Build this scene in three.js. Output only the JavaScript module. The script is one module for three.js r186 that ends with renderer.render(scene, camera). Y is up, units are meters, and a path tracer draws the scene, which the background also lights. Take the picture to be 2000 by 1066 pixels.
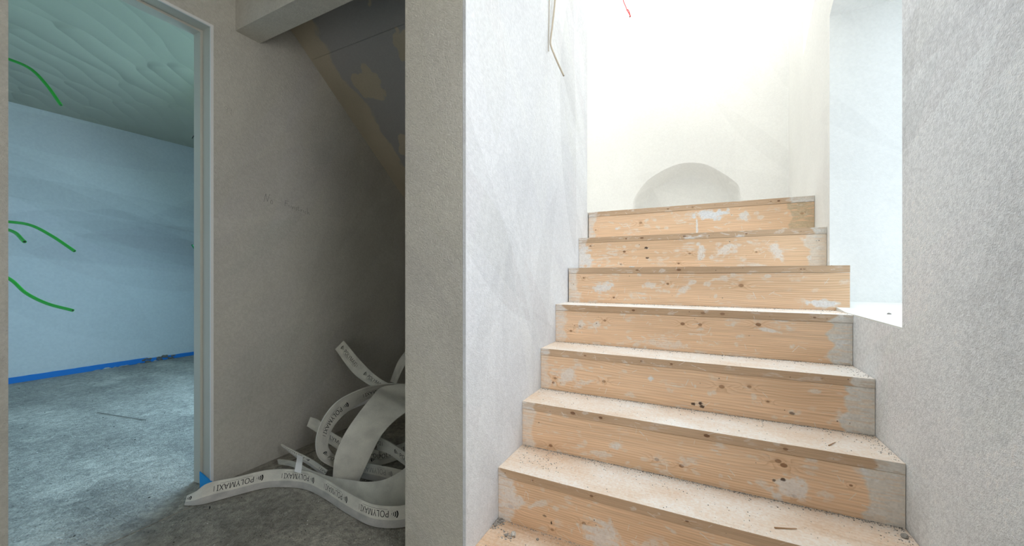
import * as THREE from 'three';
import { mergeGeometries } from 'three/addons/utils/BufferGeometryUtils.js';
import { RectAreaLightUniformsLib } from 'three/addons/lights/RectAreaLightUniformsLib.js';

// ------------------------------------------------------------------ camera, sky, sun, exposure
const scene = new THREE.Scene();
const EYE = 1.013;
const camera = new THREE.PerspectiveCamera(2 * Math.atan(533 / 735) * 180 / Math.PI, 2000 / 1066, 0.02, 200);
camera.position.set(0, EYE, 0);
camera.rotation.y = Math.atan(367 / 735);
camera.setViewOffset(2000, 1066, 0, -5, 2000, 1066);
scene.add(camera);

scene.background = new THREE.Color().setRGB(0.74, 0.87, 1.0);
scene.backgroundIntensity = 1.3;

const sun = new THREE.DirectionalLight(new THREE.Color().setRGB(1, 0.9, 0.76), 6.5);
sun.position.set(-11.9, 8.34 + 2.5, 8.0);
sun.target.position.set(0, 2.5, 0);
sun.castShadow = true;
sun.shadow.radius = 1;
sun.shadow.mapSize.set(2048, 2048);
Object.assign(sun.shadow.camera, { left: -9, right: 9, top: 9, bottom: -9, near: 0.5, far: 60 });
scene.add(sun, sun.target);
RectAreaLightUniformsLib.init();
// daylight in the window openings, some of them added, each the size of its glass: [x, y, z], width, height, towards, colour, strength
function daylight(at, w, h, to, rgb, k) { const l = new THREE.RectAreaLight(new THREE.Color().setRGB(...rgb), k, w, h); l.position.set(...at); l.lookAt(at[0] + to[0], at[1] + to[1], at[2] + to[2]); scene.add(l); }
daylight([-3.3, 1.55, -2.7], 1.58, 1.28, [0, -0.85, 1], [0.42, 0.72, 1], 5.6);        // room behind the doorway
daylight([0.66, 1.5, -0.25], 0.68, 1.08, [-1, 0, 0], [0.98, 0.98, 0.97], 3.2);             // added window on the right, out of view, to light the hall
daylight([0.2, 1.15, 1.87], 0.38, 1.98, [0, 0, -1], [0.97, 0.98, 1], 1.3);             // added window behind the viewer, frontal fill for the steps
daylight([0.92, 1.6, -1.815], 0.64, 1.3, [-1, 0, 0], [0.66, 0.83, 1], 0.42);           // niche window by the stairs
daylight([-2.12, 4.2, -0.54], 0.66, 1.38, [1, 0, 0], [0.94, 0.97, 1], 8);            // high window above the cupboard
daylight([-0.05, 5.17, -2.2], 0.9, 1.2, [0, -1, 0.0001], [0.94, 0.97, 1], 8);        // added roof window, brightens the stairwell from above

const renderer = new THREE.WebGLRenderer({ antialias: true });
renderer.toneMapping = THREE.LinearToneMapping;
renderer.toneMappingExposure = 1.75;
renderer.shadowMap.enabled = true;

// ------------------------------------------------------------------ helpers
let seedState = 7;
const rnd = () => { seedState = (seedState + 0x6d2b79f5) | 0; let t = Math.imul(seedState ^ (seedState >>> 15), 1 | seedState); t = (t + Math.imul(t ^ (t >>> 7), 61 | t)) ^ t; return ((t ^ (t >>> 14)) >>> 0) / 4294967296; };
const reseed = (s) => { seedState = s; };
const rr = (a, b) => a + (b - a) * rnd();
const hash2 = (x, y, s) => { let h = Math.imul(x | 0, 374761393) + Math.imul(y | 0, 668265263) + Math.imul(s | 0, 2147483647 ^ 0x5bd1e995); h = Math.imul(h ^ (h >>> 13), 1274126177); h ^= h >>> 16; return (h >>> 0) / 4294967296; };
const fade = (t) => t * t * t * (t * (t * 6 - 15) + 10);
// value noise, wraps every (px, py) cells when these are given
function vnoise(x, y, s, px = 0, py = 0) {
  const x0 = Math.floor(x), y0 = Math.floor(y), u = fade(x - x0), v = fade(y - y0);
  const wx = (i) => (px ? ((i % px) + px) % px : i), wy = (i) => (py ? ((i % py) + py) % py : i);
  const a = hash2(wx(x0), wy(y0), s), b = hash2(wx(x0 + 1), wy(y0), s), c = hash2(wx(x0), wy(y0 + 1), s), d = hash2(wx(x0 + 1), wy(y0 + 1), s);
  return a + (b - a) * u + (c - a) * v + (a - b - c + d) * u * v;
}
function fbm(x, y, s, oct = 4, px = 0, py = 0) {
  let sum = 0, amp = 0.5, tot = 0;
  for (let i = 0; i < oct; i++) { sum += amp * vnoise(x, y, s + i * 17, px, py); tot += amp; amp *= 0.5; x *= 2; y *= 2; px *= 2; py *= 2; }
  return sum / tot;
}
const smooth = (a, b, x) => { const t = Math.min(1, Math.max(0, (x - a) / (b - a))); return t * t * (3 - 2 * t); };
const mix = (a, b, t) => a + (b - a) * t;
const mix3 = (a, b, t) => [mix(a[0], b[0], t), mix(a[1], b[1], t), mix(a[2], b[2], t)];

// fn(x, y) in pixels -> [r, g, b] 0..255 sRGB
function colorTex(w, h, fn) {
  const d = new Uint8Array(w * h * 4);
  for (let y = 0; y < h; y++) for (let x = 0; x < w; x++) { const c = fn(x, y), o = (y * w + x) * 4; d[o] = Math.max(0, Math.min(255, c[0])); d[o + 1] = Math.max(0, Math.min(255, c[1])); d[o + 2] = Math.max(0, Math.min(255, c[2])); d[o + 3] = 255; }
  return finish(new THREE.DataTexture(d, w, h), true);
}
function grayTex(w, h, fn) {
  const d = new Uint8Array(w * h * 4);
  for (let y = 0; y < h; y++) for (let x = 0; x < w; x++) { const c = Math.max(0, Math.min(255, fn(x, y) * 255)), o = (y * w + x) * 4; d[o] = d[o + 1] = d[o + 2] = c; d[o + 3] = 255; }
  return finish(new THREE.DataTexture(d, w, h), false);
}
function finish(t, srgb) {
  t.wrapS = t.wrapT = THREE.RepeatWrapping; t.magFilter = THREE.LinearFilter; t.minFilter = THREE.LinearMipmapLinearFilter; t.generateMipmaps = true;
  if (srgb) t.colorSpace = THREE.SRGBColorSpace;
  t.needsUpdate = true; return t;
}
// the same pixels at another real size: uv are metres
function sized(t, mx, my = mx, ox = 0, oy = 0) { const c = t.clone(); c.repeat.set(1 / mx, 1 / my); c.offset.set(ox, oy); c.needsUpdate = true; return c; }
const std = (o) => new THREE.MeshStandardMaterial({ roughness: 0.9, metalness: 0, ...o });

// uv in metres, taken from the side each face points to
function metreUV(g, dx = 0, dy = 0) {
  if (g.index) g = g.toNonIndexed();
  const p = g.attributes.position, uv = new Float32Array(p.count * 2), a = new THREE.Vector3(), b = new THREE.Vector3(), c = new THREE.Vector3();
  for (let i = 0; i < p.count; i += 3) {
    a.fromBufferAttribute(p, i); b.fromBufferAttribute(p, i + 1); c.fromBufferAttribute(p, i + 2);
    const n = b.clone().sub(a).cross(c.clone().sub(a)), ax = Math.abs(n.x), ay = Math.abs(n.y), az = Math.abs(n.z);
    for (let k = 0; k < 3; k++) {
      const v = [a, b, c][k], o = (i + k) * 2;
      if (ax >= ay && ax >= az) { uv[o] = v.z; uv[o + 1] = v.y; } else if (ay >= az) { uv[o] = v.x; uv[o + 1] = v.z; } else { uv[o] = v.x; uv[o + 1] = v.y; }
      uv[o] += dx; uv[o + 1] += dy;
    }
  }
  g.setAttribute('uv', new THREE.BufferAttribute(uv, 2));
  return g;
}
const boxG = (x0, x1, y0, y1, z0, z1) => new THREE.BoxGeometry(x1 - x0, y1 - y0, z1 - z0).translate((x0 + x1) / 2, (y0 + y1) / 2, (z0 + z1) / 2);
// a shape in the (z, y) plane pushed along x from x0 to x1; pts are [z, y]
function prismX(pts, x0, x1, holes = [], bevel = 0) {
  const s = new THREE.Shape(pts.map(([z, y]) => new THREE.Vector2(-z, y)));
  for (const h of holes) s.holes.push(new THREE.Path(h.map(([z, y]) => new THREE.Vector2(-z, y))));
  const g = new THREE.ExtrudeGeometry(s, { depth: x1 - x0 - 2 * bevel, bevelEnabled: bevel > 0, bevelSize: bevel, bevelThickness: bevel, bevelOffset: -bevel, bevelSegments: 3, curveSegments: 24 });
  g.translate(0, 0, bevel).rotateY(Math.PI / 2).translate(x0, 0, 0);
  return g;
}
const names = {};
const numbered = (n) => { const k = names[n] = (names[n] ?? -1) + 1; return k ? `${n}_${String(k).padStart(3, '0')}` : n; };
function mesh(name, g, m, parent = scene) {
  const o = new THREE.Mesh(g, m); o.name = parent === scene ? numbered(name) : name; o.castShadow = o.receiveShadow = true; parent.add(o); return o;
}
function struct(name, geos, m, label, category) {
  const list = [].concat(geos).map((g) => metreUV(g));
  const o = mesh(name, list.length > 1 ? mergeGeometries(list.map((g) => { for (const k of Object.keys(g.attributes)) if (!['position', 'normal', 'uv'].includes(k)) g.deleteAttribute(k); return g; })) : list[0], m);
  o.userData = { kind: 'structure', label, category }; return o;
}
function group(name, label, category, kind, grp) {
  const o = new THREE.Group(); o.name = numbered(name); o.userData = { label, category }; if (kind) o.userData.kind = kind; if (grp) o.userData.group = grp; scene.add(o); return o;
}
function tag(o, label, category, grp) { o.userData = { label, category }; if (grp) o.userData.group = grp; return o; }

// ------------------------------------------------------------------ plaster, concrete and board textures
function plasterCanvas(seed, base, strokes, spread, opt = {}) {
  const W = opt.w ?? 1024, H = opt.h ?? 1024, c = document.createElement('canvas'); c.width = W; c.height = H;
  const x = c.getContext('2d'); reseed(seed);
  x.fillStyle = `rgb(${base.map((v) => Math.round(v)).join(',')})`; x.fillRect(0, 0, W, H);
  for (let i = 0; i < strokes; i++) {                       // trowel passes: long flat lobes, wrapped at the edges
    const cx = rnd() * W, cy = rnd() * H, len = rr(0.12, 0.42) * W, wid = rr(0.03, 0.1) * W, ang = (opt.angle ?? -0.9) + rr(-0.7, 0.7), d = rr(-1, 1) * spread, bend = rr(-0.25, 0.25) * len;
    const warm = (opt.warm ?? 0) * rr(-1, 1);
    x.fillStyle = `rgba(${d > 0 ? 255 : 90},${d > 0 ? 253 - warm : 90 - warm},${d > 0 ? 248 - warm * 3 : 92 - warm * 2},${Math.abs(d)})`;
    for (const ox of [-W, 0, W]) for (const oy of [-H, 0, H]) {
      x.save(); x.translate(cx + ox, cy + oy); x.rotate(ang); x.beginPath();
      x.moveTo(-len, 0); x.bezierCurveTo(-len * 0.5, -wid + bend, len * 0.5, -wid + bend, len, 0); x.bezierCurveTo(len * 0.6, wid * 0.6 + bend, -len * 0.4, wid + bend, -len, 0); x.fill(); x.restore();
    }
  }
  return { c, W, H, d: x.getImageData(0, 0, W, H).data };
}
function plasterTex(seed, base, o = {}) {
  const { strokes = 60, spread = 0.05, blotch = 10, grain = 10, pores = 0.0, tint = [1, 1, 0.9] } = o;
  const { d, W, H } = plasterCanvas(seed, base, strokes, spread, o);
  return colorTex(W, H, (x, y) => {
    const k = (y * W + x) * 4, u = x / W, v = y / H;
    const b = (fbm(u * 5, v * 5, seed + 3, 4, 5, 5) - 0.5) * 2 * blotch, g = (fbm(u * 256, v * 256, seed + 9, 2, 256, 256) - 0.5) * 2 * grain;
    const p = pores && vnoise(u * 330, v * 330, seed + 21, 330, 330) > 1 - pores ? -26 : 0;
    return [d[k] + b * tint[0] + g + p, d[k + 1] + b * tint[1] + g + p, d[k + 2] + b * tint[2] + g + p];
  });
}
const sandBump = grayTex(512, 512, (x, y) => 0.62 * fbm(x / 512 * 110, y / 512 * 110, 5, 2, 110, 110) + 0.38 * vnoise(x / 512 * 256, y / 512 * 256, 8, 256, 256));
const fineBump = sized(sandBump, 0.42), coarseBump = sized(sandBump, 0.33);

const hallTex = plasterTex(11, [198, 194, 183], { strokes: 70, spread: 0.032, blotch: 12, grain: 8, pores: 0.006, warm: 6 });
const whiteTex = plasterTex(23, [227, 229, 232], { strokes: 80, spread: 0.05, blotch: 9, grain: 8, pores: 0.004, angle: 1.25, tint: [1, 1, 0.8] });
const greyTex = plasterTex(37, [243, 246, 248], { strokes: 60, spread: 0.055, blotch: 9, grain: 16, pores: 0.01, angle: 0.75 });
const creamTex = plasterTex(41, [244, 243, 238], { strokes: 40, spread: 0.022, blotch: 6, grain: 4, w: 512, h: 512, warm: 8 });
const M = {};
M.hall = std({ map: sized(hallTex, 2.1), bumpMap: fineBump, bumpScale: 0.0022, roughness: 0.95 });
M.white = std({ map: sized(whiteTex, 2.3), bumpMap: fineBump, bumpScale: 0.0016, roughness: 0.9 });
M.grey = std({ map: sized(greyTex, 1.7), bumpMap: coarseBump, bumpScale: 0.0018, roughness: 0.95 });
M.cream = std({ map: sized(creamTex, 1.9), bumpMap: fineBump, bumpScale: 0.0005, roughness: 0.92 });
M.sill = std({ map: sized(creamTex, 0.8), color: new THREE.Color().setRGB(0.98, 1, 1), roughness: 0.8 });

// far room walls: painted plaster with darker, still damp patches
const roomTex = (() => {
  const W = 1024, H = 512;                                  // 5.2 m by 2.7 m
  const { d } = plasterCanvas(57, [213, 217, 216], 50, 0.05, { w: W, h: H, angle: 0.2 });
  return colorTex(W, H, (x, y) => {
    const k = (y * W + x) * 4, mx = x / W * 5.2, my = y / H * 2.7, n = fbm(mx * 2, my * 2, 61, 4);
    const tide = 1.62 + 0.22 * (fbm(mx * 1.3, 3.3, 63, 3) - 0.5) - 0.1 * Math.sin(mx * 3);
    let s = (n - 0.5) * 12 + (fbm(x / 3, y / 3, 70, 2) - 0.5) * 10;
    s += my < tide ? -7 * (0.55 + n * 0.6) : 2;                             // lower coat ends in a wavy line
    const e1 = Math.hypot((mx - 2.12) / 0.17, (my - 1.18) / 0.26) + (n - 0.5) * 1.1, e2 = Math.hypot((mx - 2.36) / 0.24, (my - 0.78) / 0.34) + (n - 0.5) * 1.2;
    s -= 13 * Math.max(smooth(1.04, 0.96, e1), smooth(1.04, 0.96, e2));
    return [d[k] + s, d[k + 1] + s, d[k + 2] + s * 0.9];
  });
})();
M.room = std({ map: sized(roomTex, 5.2, 2.7), bumpMap: fineBump, bumpScale: 0.001, roughness: 0.85 });

// trowelled ceiling: overlapping curved passes
const troweledHeight = (mx, mz) => {
  const r = Math.hypot(mx + 7.6, mz - 1.3) + (fbm(mx * 1.1, mz * 1.1, 71, 3) - 0.5) * 0.28, a = Math.atan2(mz - 1.3, mx + 7.6) * 4.2, lane = r / 0.16, li = Math.floor(lane);
  let h = 0;
  for (let l = li - 1; l <= li + 1; l++) {                  // each pass a long dome with a rounded end
    const reach = a / 1.15 + hash2(l, 3, 5) * 3, k = Math.floor(reach), f = reach - k, w = 0.8 * Math.sqrt(Math.max(0.02, 1 - Math.pow(Math.abs(2 * f - 1), 6))), d = (lane - l - 0.5) / w;
    h = Math.max(h, (1 - d * d) * (0.62 + 0.38 * hash2(l, k, 9)) * smooth(0, 0.25, f) * smooth(1, 0.93, f));
  }
  return 0.8 * h + 0.1 * fbm(mx * 9, mz * 9, 75, 3);
};
const trowelBump = grayTex(1024, 1024, (x, y) => troweledHeight(x / 1024 * 4 - 6.2, y / 1024 * 4 - 3.4));
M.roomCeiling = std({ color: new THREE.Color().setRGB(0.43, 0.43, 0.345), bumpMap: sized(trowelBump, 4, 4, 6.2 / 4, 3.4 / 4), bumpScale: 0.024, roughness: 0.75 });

const concreteTex = (() => {
  const W = 1024;
  return colorTex(W, W, (x, y) => {
    const u = x / W, v = y / W, a = fbm(u * 4, v * 7, 81, 5, 4, 7), b = fbm(u * 90, v * 90, 83, 3, 90, 90), sp = vnoise(u * 300, v * 300, 86, 300, 300);
    let s = 153 + (a - 0.5) * 62 + (b - 0.5) * 62 + (sp > 0.955 ? 42 : sp < 0.06 ? -60 : 0);
    if (fbm(u * 10, v * 10, 89, 3, 10, 10) > 0.68) s += 18;
    return [s, s * 0.97, s * 0.9];
  });
})();
const concreteBump = grayTex(512, 512, (x, y) => 0.5 * fbm(x / 512 * 60, y / 512 * 60, 91, 3, 60, 60) + 0.5 * vnoise(x / 512 * 180, y / 512 * 180, 92, 180, 180));
M.roomFloor = std({ map: sized(concreteTex, 1.6), bumpMap: sized(concreteBump, 0.8), bumpScale: 0.006, roughness: 0.62 });
M.hallFloor = M.roomFloor;                                  // one screed runs through both rooms
M.paint = std({ color: new THREE.Color().setRGB(0.8, 0.8, 0.78), roughness: 0.85 });
M.lining = std({ color: new THREE.Color().setRGB(0.5, 0.485, 0.42), roughness: 0.6 });
M.frame = std({ color: new THREE.Color().setRGB(0.8, 0.8, 0.8), roughness: 0.4 });
M.glass = new THREE.MeshPhysicalMaterial({ color: 0xffffff, transmission: 1, thickness: 0, roughness: 0.02, ior: 1.5 });
M.dark = std({ color: new THREE.Color().setRGB(0.03, 0.03, 0.03), roughness: 0.8 });

// ------------------------------------------------------------------ the shell
const XD = -2.1, XR = -2.227, XF = -5.78;                    // door wall: hall face, room face; far wall of the room
const XS0 = -0.912, XS1 = -0.66;                             // wall between the cupboard and the stairs
const ZP = -0.997, ZB = -3.08;                               // its end; end wall of the stairwell
const RISE = [0.127, 0.313, 0.4925, 0.677, 0.866, 1.0556, 1.2397, 1.427];
const NOSE = [-0.98, -1.208, -1.417, -1.619, -1.819, -2.019, -2.228, -2.438];

struct('floor_hall', boxG(-1.991, 1.0, -0.15, 0, -3.3, 3.0), M.hallFloor, 'bare brownish screed floor of the hall and cupboard', 'floor');
struct('floor_room', boxG(-6.0, -2.0, -0.15, 0.0, -3.3, 3.0), M.roomFloor, 'bare pale grey screed floor of the room behind the doorway', 'floor');
struct('ground', boxG(-30, 30, -0.5, -0.3, -34, 30), std({ color: new THREE.Color().setRGB(0.36, 0.35, 0.32), roughness: 1 }), 'pale gravel around the house', 'ground');
struct('ground_lawn', boxG(-12, -1.4, -0.3, -0.27, -20, -3.2), std({ color: new THREE.Color().setRGB(0.14, 0.33, 0.06), roughness: 1 }), 'green lawn outside the window of the room', 'lawn');

// door wall
const DZ0 = -0.379, DZ1 = -0.981, DTOP = 2.219;
struct('wall_left', prismX([[3.0, 0], [3.0, 2.75], [ZB - 0.25, 2.75], [ZB - 0.25, 0], [DZ1, 0], [DZ1, DTOP], [DZ0, DTOP], [DZ0, 0]], XR, XD), M.hall, 'plastered hall wall with the doorway to the blue-lit room', 'wall');
const lining = group('trim_1', 'grey lining around the right side and top of the doorway', 'door frame', 'structure');
{
  const z = DZ1, t = 0.012;
  const post = (x0, x1, th) => boxG(x0, x1, 0, DTOP - th, z, z + th);
  mesh('jamb', metreUV(mergeGeometries([post(XR - 0.004, XR + 0.055, 0.022), post(XR + 0.058, XD - 0.006, 0.012)])), M.lining, lining);
  mesh('head', metreUV(mergeGeometries([boxG(XR - 0.004, XR + 0.055, DTOP - 0.022, DTOP, DZ1, DZ0), boxG(XR + 0.058, XD - 0.006, DTOP - 0.012, DTOP, DZ1, DZ0)])), M.lining, lining);
  mesh('edge_bead', metreUV(mergeGeometries([boxG(XD - 0.006, XD + 0.0015, 0, DTOP, z, z + 0.012), boxG(XD - 0.006, XD + 0.0015, DTOP - 0.012, DTOP, DZ1 + 0.012, DZ0)])), M.paint, lining);
}
// room behind the doorway
struct('wall_room_far', boxG(XF - 0.2, XF, -0.1, 2.84, -2.9, 0), M.room, 'far wall of the room with faint damp patches', 'wall');
struct('wall_room_near', boxG(XF, XR, -0.1, 2.84, -0.36, -0.2), M.room, 'side wall of the room that the thick green conduits come out of', 'wall');
struct('wall_room_window', [boxG(XF, -4.15, -0.1, 2.84, -2.85, -2.65), boxG(-4.15, -2.45, -0.1, 0.85, -2.85, -2.65), boxG(-4.15, -2.45, 2.25, 2.84, -2.85, -2.65), boxG(-2.45, XR, -0.1, 2.84, -2.85, -2.65)], M.room, 'wall around the window of the room', 'wall');
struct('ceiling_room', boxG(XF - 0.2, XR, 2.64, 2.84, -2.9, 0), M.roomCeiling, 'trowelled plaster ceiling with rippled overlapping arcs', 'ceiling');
function windowUnit(n, x0, x1, y0, y1, z0, z1, label) {      // flat along x or along z
  const w = group(`window_${n}`, label, 'window', 'structure'), alongX = x1 - x0 > z1 - z0, b = 0.055, g = [];
  if (alongX) { g.push(boxG(x0, x1, y0, y0 + b, z0, z1), boxG(x0, x1, y1 - b, y1, z0, z1), boxG(x0, x0 + b, y0 + b, y1 - b, z0, z1), boxG(x1 - b, x1, y0 + b, y1 - b, z0, z1)); } else { g.push(boxG(x0, x1, y0, y0 + b, z0, z1), boxG(x0, x1, y1 - b, y1, z0, z1), boxG(x0, x1, y0 + b, y1 - b, z0, z0 + b), boxG(x0, x1, y0 + b, y1 - b, z1 - b, z1)); }
  mesh('window_frame', mergeGeometries(g), M.frame, w);
  const xm = (x0 + x1) / 2, zm = (z0 + z1) / 2;
  mesh('pane', alongX ? boxG(x0 + b, x1 - b, y0 + b, y1 - b, zm - 0.003, zm + 0.003) : boxG(xm - 0.003, xm + 0.003, y0 + b, y1 - b, z0 + b, z1 - b), M.glass, w);
  return w;
}
windowUnit(1, -4.15, -2.45, 0.85, 2.25, -2.78, -2.72, 'window in the side wall of the room behind the doorway');

// hall: ceiling, wall behind the viewer with an added window, beam
struct('ceiling_hall', [boxG(XR, 0.51, 2.57, 2.75, -0.7, 3.0), boxG(XR, XS0, 2.57, 2.75, -1.2, -0.7)], M.hall, 'plastered hall ceiling', 'ceiling');
struct('wall_front', [boxG(XD, -0.05, 0, 2.57, 1.9, 2.1), boxG(0.45, 0.51, 0, 2.57, 1.9, 2.1), boxG(-0.05, 0.45, 2.2, 2.57, 1.9, 2.1)], M.hall, 'hall wall behind the viewer', 'wall');
windowUnit(6, -0.05, 0.45, 0.06, 2.2, 1.96, 2.02, 'added tall narrow window behind the viewer that lights the steps from the front');
windowUnit(2, 0.7, 0.76, 0.9, 2.1, -0.65, 0.15, 'added unseen window in the right wall that lights the hall');  // unseen opening added so the hall light fades into the cupboard
struct('ceiling_beam', metreUV(boxG(XD, XS0, 2.25, 2.57, -1.194, -1.077)), M.hall, 'plastered beam across the top of the cupboard opening', 'beam');

// wall between cupboard and stairs; its top slopes with the upper flight
struct('wall_middle', prismX([[ZP, 0], [-2.425, 0], [-2.425, 2.733], [-2.3, 2.82], [ZP, 3.74]], XS0 + 0.0, XS1 - 0.012, [], 0.004), M.hall, 'narrow end of the plastered wall between the dark cupboard and the stairs', 'wall');
struct('wall_stairs_left', prismX([[ZP + 0.001, 0], [-2.425, 0], [-2.425, 2.733], [-2.3, 2.82], [ZP + 0.001, 3.74]], XS1 - 0.0115, XS1), M.white, 'white painted wall on the left of the wooden stairs', 'wall');

// wall right of the stairs with the deep arched window niche
const NZ0 = -1.44, NZ1 = -2.19, SILL = 0.866, SPR = 2.2, niche = [[NZ0, SILL - 0.004], [NZ1, SILL - 0.004]];
{
  const zc = (NZ0 + NZ1) / 2, hw = (NZ0 - NZ1) / 2, up = 0.13;
  for (let i = 0; i <= 20; i++) { const a = -1 + i / 10; niche.push([zc + a * hw, SPR + up * (1 - a * a)]); }
  const g = prismX([[3.0, 0], [NZ0, 0], [NZ0, 5.2], [3.0, 5.2]], 0.51, 1.05, [[[0.15, 0.9], [-0.65, 0.9], [-0.65, 2.1], [0.15, 2.1]]]);
  struct('wall_right', g, M.grey, 'grey plastered wall on the right of the stairs with a deep window niche', 'wall');
  struct('wall_niche_bottom', boxG(0.51, 1.05, 0, SILL - 0.004, NZ1, NZ0), M.grey, 'grey plastered wall under the window niche', 'wall');
  struct('wall_niche_head', prismX([[NZ1, 5.2], ...niche.slice(2), [NZ0, 5.2]], 0.531, 1.05), M.cream, 'arched head of the window niche beside the stairs', 'wall');
  struct('wall_stairs_right', boxG(0.531, 1.05, 0, 5.2, ZB - 0.3, NZ1), M.cream, 'cream wall strip between the window niche and the end wall', 'wall');
  struct('sill', prismX([[NZ0, SILL - 0.0035], [NZ0, SILL], [-1.9, SILL + 0.003], [NZ1, SILL + 0.03], [NZ1, SILL - 0.0035]], 0.5115, 0.95), M.sill, 'white dusty sill of the window niche beside the stairs', 'sill');
  const arch = (x0, x1, y0, in_) => { const pts = [[NZ0 - in_, y0 + in_], [NZ1 + in_, y0 + in_]]; for (let i = 0; i <= 16; i++) { const a = -1 + i / 8; pts.push([zc + a * (hw - in_), SPR - in_ + up * (1 - a * a)]); } return pts; };
  const w = group('window_3', 'arched window deep in the niche beside the stairs', 'window', 'structure');
  mesh('window_frame', prismX(arch(0, 0, SILL, 0), 0.93, 0.99, [arch(0, 0, SILL, 0.05)]), M.frame, w);
  mesh('pane', prismX(arch(0, 0, SILL, 0.05), 0.957, 0.963), M.glass, w);
}

// end wall of the stairwell with a low arched recess
{
  const outer = [[-0.477, 1.44], [-0.476, 1.55], [-0.458, 1.629], [-0.374, 1.741], [-0.27, 1.807], [-0.162, 1.845], [-0.075, 1.85], [0.027, 1.827], [0.109, 1.775], [0.204, 1.694], [0.248, 1.635], [0.257, 1.55], [0.257, 1.44]];
  const curve = new THREE.CatmullRomCurve3(outer.map(([x, y]) => new THREE.Vector3(x, y, 0)), false, 'catmullrom', 0.5).getPoints(60);
  const s = new THREE.Shape([[XR, 0], [1.05, 0], [1.05, 5.2], [XR, 5.2]].map(([x, y]) => new THREE.Vector2(x, y)));
  s.holes.push(new THREE.Path(curve.map((v) => new THREE.Vector2(v.x, v.y))));
  const front = new THREE.ExtrudeGeometry(s, { depth: 0.02, bevelEnabled: false }).translate(0, 0, ZB - 0.02);
  // the recess: a loft from the rounded lip to a smaller arch at the back
  const c0 = new THREE.Vector2(-0.1, 1.44), rings = [[1.0, 0.0], [0.985, -0.005], [0.965, -0.016], [0.93, -0.04], [0.89, -0.07], [0.85, -0.095], [0.81, -0.11], [0.76, -0.115]], pos = [], idx = [];
  for (const [k, z] of rings) for (const v of curve) pos.push(c0.x + (v.x - c0.x) * k, c0.y + (v.y - c0.y) * k, ZB + z);
  const n = curve.length;
  for (let r = 0; r < rings.length - 1; r++) for (let i = 0; i < n - 1; i++) { const a = r * n + i, b = a + 1, c = a + n, d = c + 1; idx.push(a, c, b, b, c, d); }
  const ctr = pos.length / 3; pos.push(c0.x, c0.y, ZB - 0.115);
  for (let i = 0; i < n - 1; i++) { const a = (rings.length - 1) * n + i; idx.push(a, ctr, a + 1); }
  const fl = pos.length / 3; pos.push(-0.477, 1.44, ZB, 0.257, 1.44, ZB, 0.257, 1.44, ZB - 0.115, -0.477, 1.44, ZB - 0.115); idx.push(fl, fl + 1, fl + 2, fl, fl + 2, fl + 3);
  const loft = new THREE.BufferGeometry(); loft.setAttribute('position', new THREE.Float32BufferAttribute(pos, 3)); loft.setIndex(idx); loft.computeVertexNormals();
  struct('wall_back', [front, loft, boxG(XR, 1.05, 0, 5.2, ZB - 0.5, ZB - 0.31)], M.cream, 'cream end wall of the stairwell with a low arched recess', 'wall');
}
// upper storey round the stairwell: closed, with the high window that the sun comes through
struct('wall_upper_left', [boxG(XR, XD, 2.75, 3.45, ZB - 0.25, 0.2), boxG(XR, XD, 4.95, 5.2, ZB - 0.25, 0.2), boxG(XR, XD, 3.45, 4.95, ZB - 0.25, -0.93), boxG(XR, XD, 3.45, 4.95, -0.15, 0.2)], M.cream, 'upper stairwell wall with a high window', 'wall');
struct('wall_upper_front', boxG(XR, 0.51, 2.75, 5.2, 0.0, 0.2), M.cream, 'upper stairwell wall above the hall', 'wall');
struct('ceiling_stairs', [boxG(XR, -0.55, 5.2, 5.35, ZB - 0.5, 0.2), boxG(0.45, 1.05, 5.2, 5.35, ZB - 0.5, 0.2), boxG(-0.55, 0.45, 5.2, 5.35, ZB - 0.5, -2.85), boxG(-0.55, 0.45, 5.2, 5.35, -1.55, 0.2)], M.cream, 'ceiling high above the stairs', 'ceiling');
windowUnit(4, XR + 0.04, XR + 0.09, 3.45, 4.95, -0.93, -0.15, 'high window above the cupboard');

{  // roof opening added for more light on the end wall
  const w = group('window_5', 'added roof window that brightens the stairwell', 'window', 'structure'), b = 0.05;
  mesh('window_frame', mergeGeometries([boxG(-0.55, 0.45, 5.25, 5.31, -2.85, -2.85 + b), boxG(-0.55, 0.45, 5.25, 5.31, -1.55 - b, -1.55), boxG(-0.55, -0.55 + b, 5.25, 5.31, -2.85 + b, -1.55 - b), boxG(0.45 - b, 0.45, 5.25, 5.31, -2.85 + b, -1.55 - b)]), M.frame, w);
  mesh('pane', boxG(-0.55 + b, 0.45 - b, 5.277, 5.283, -2.85 + b, -1.55 - b), M.glass, w);
}
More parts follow.
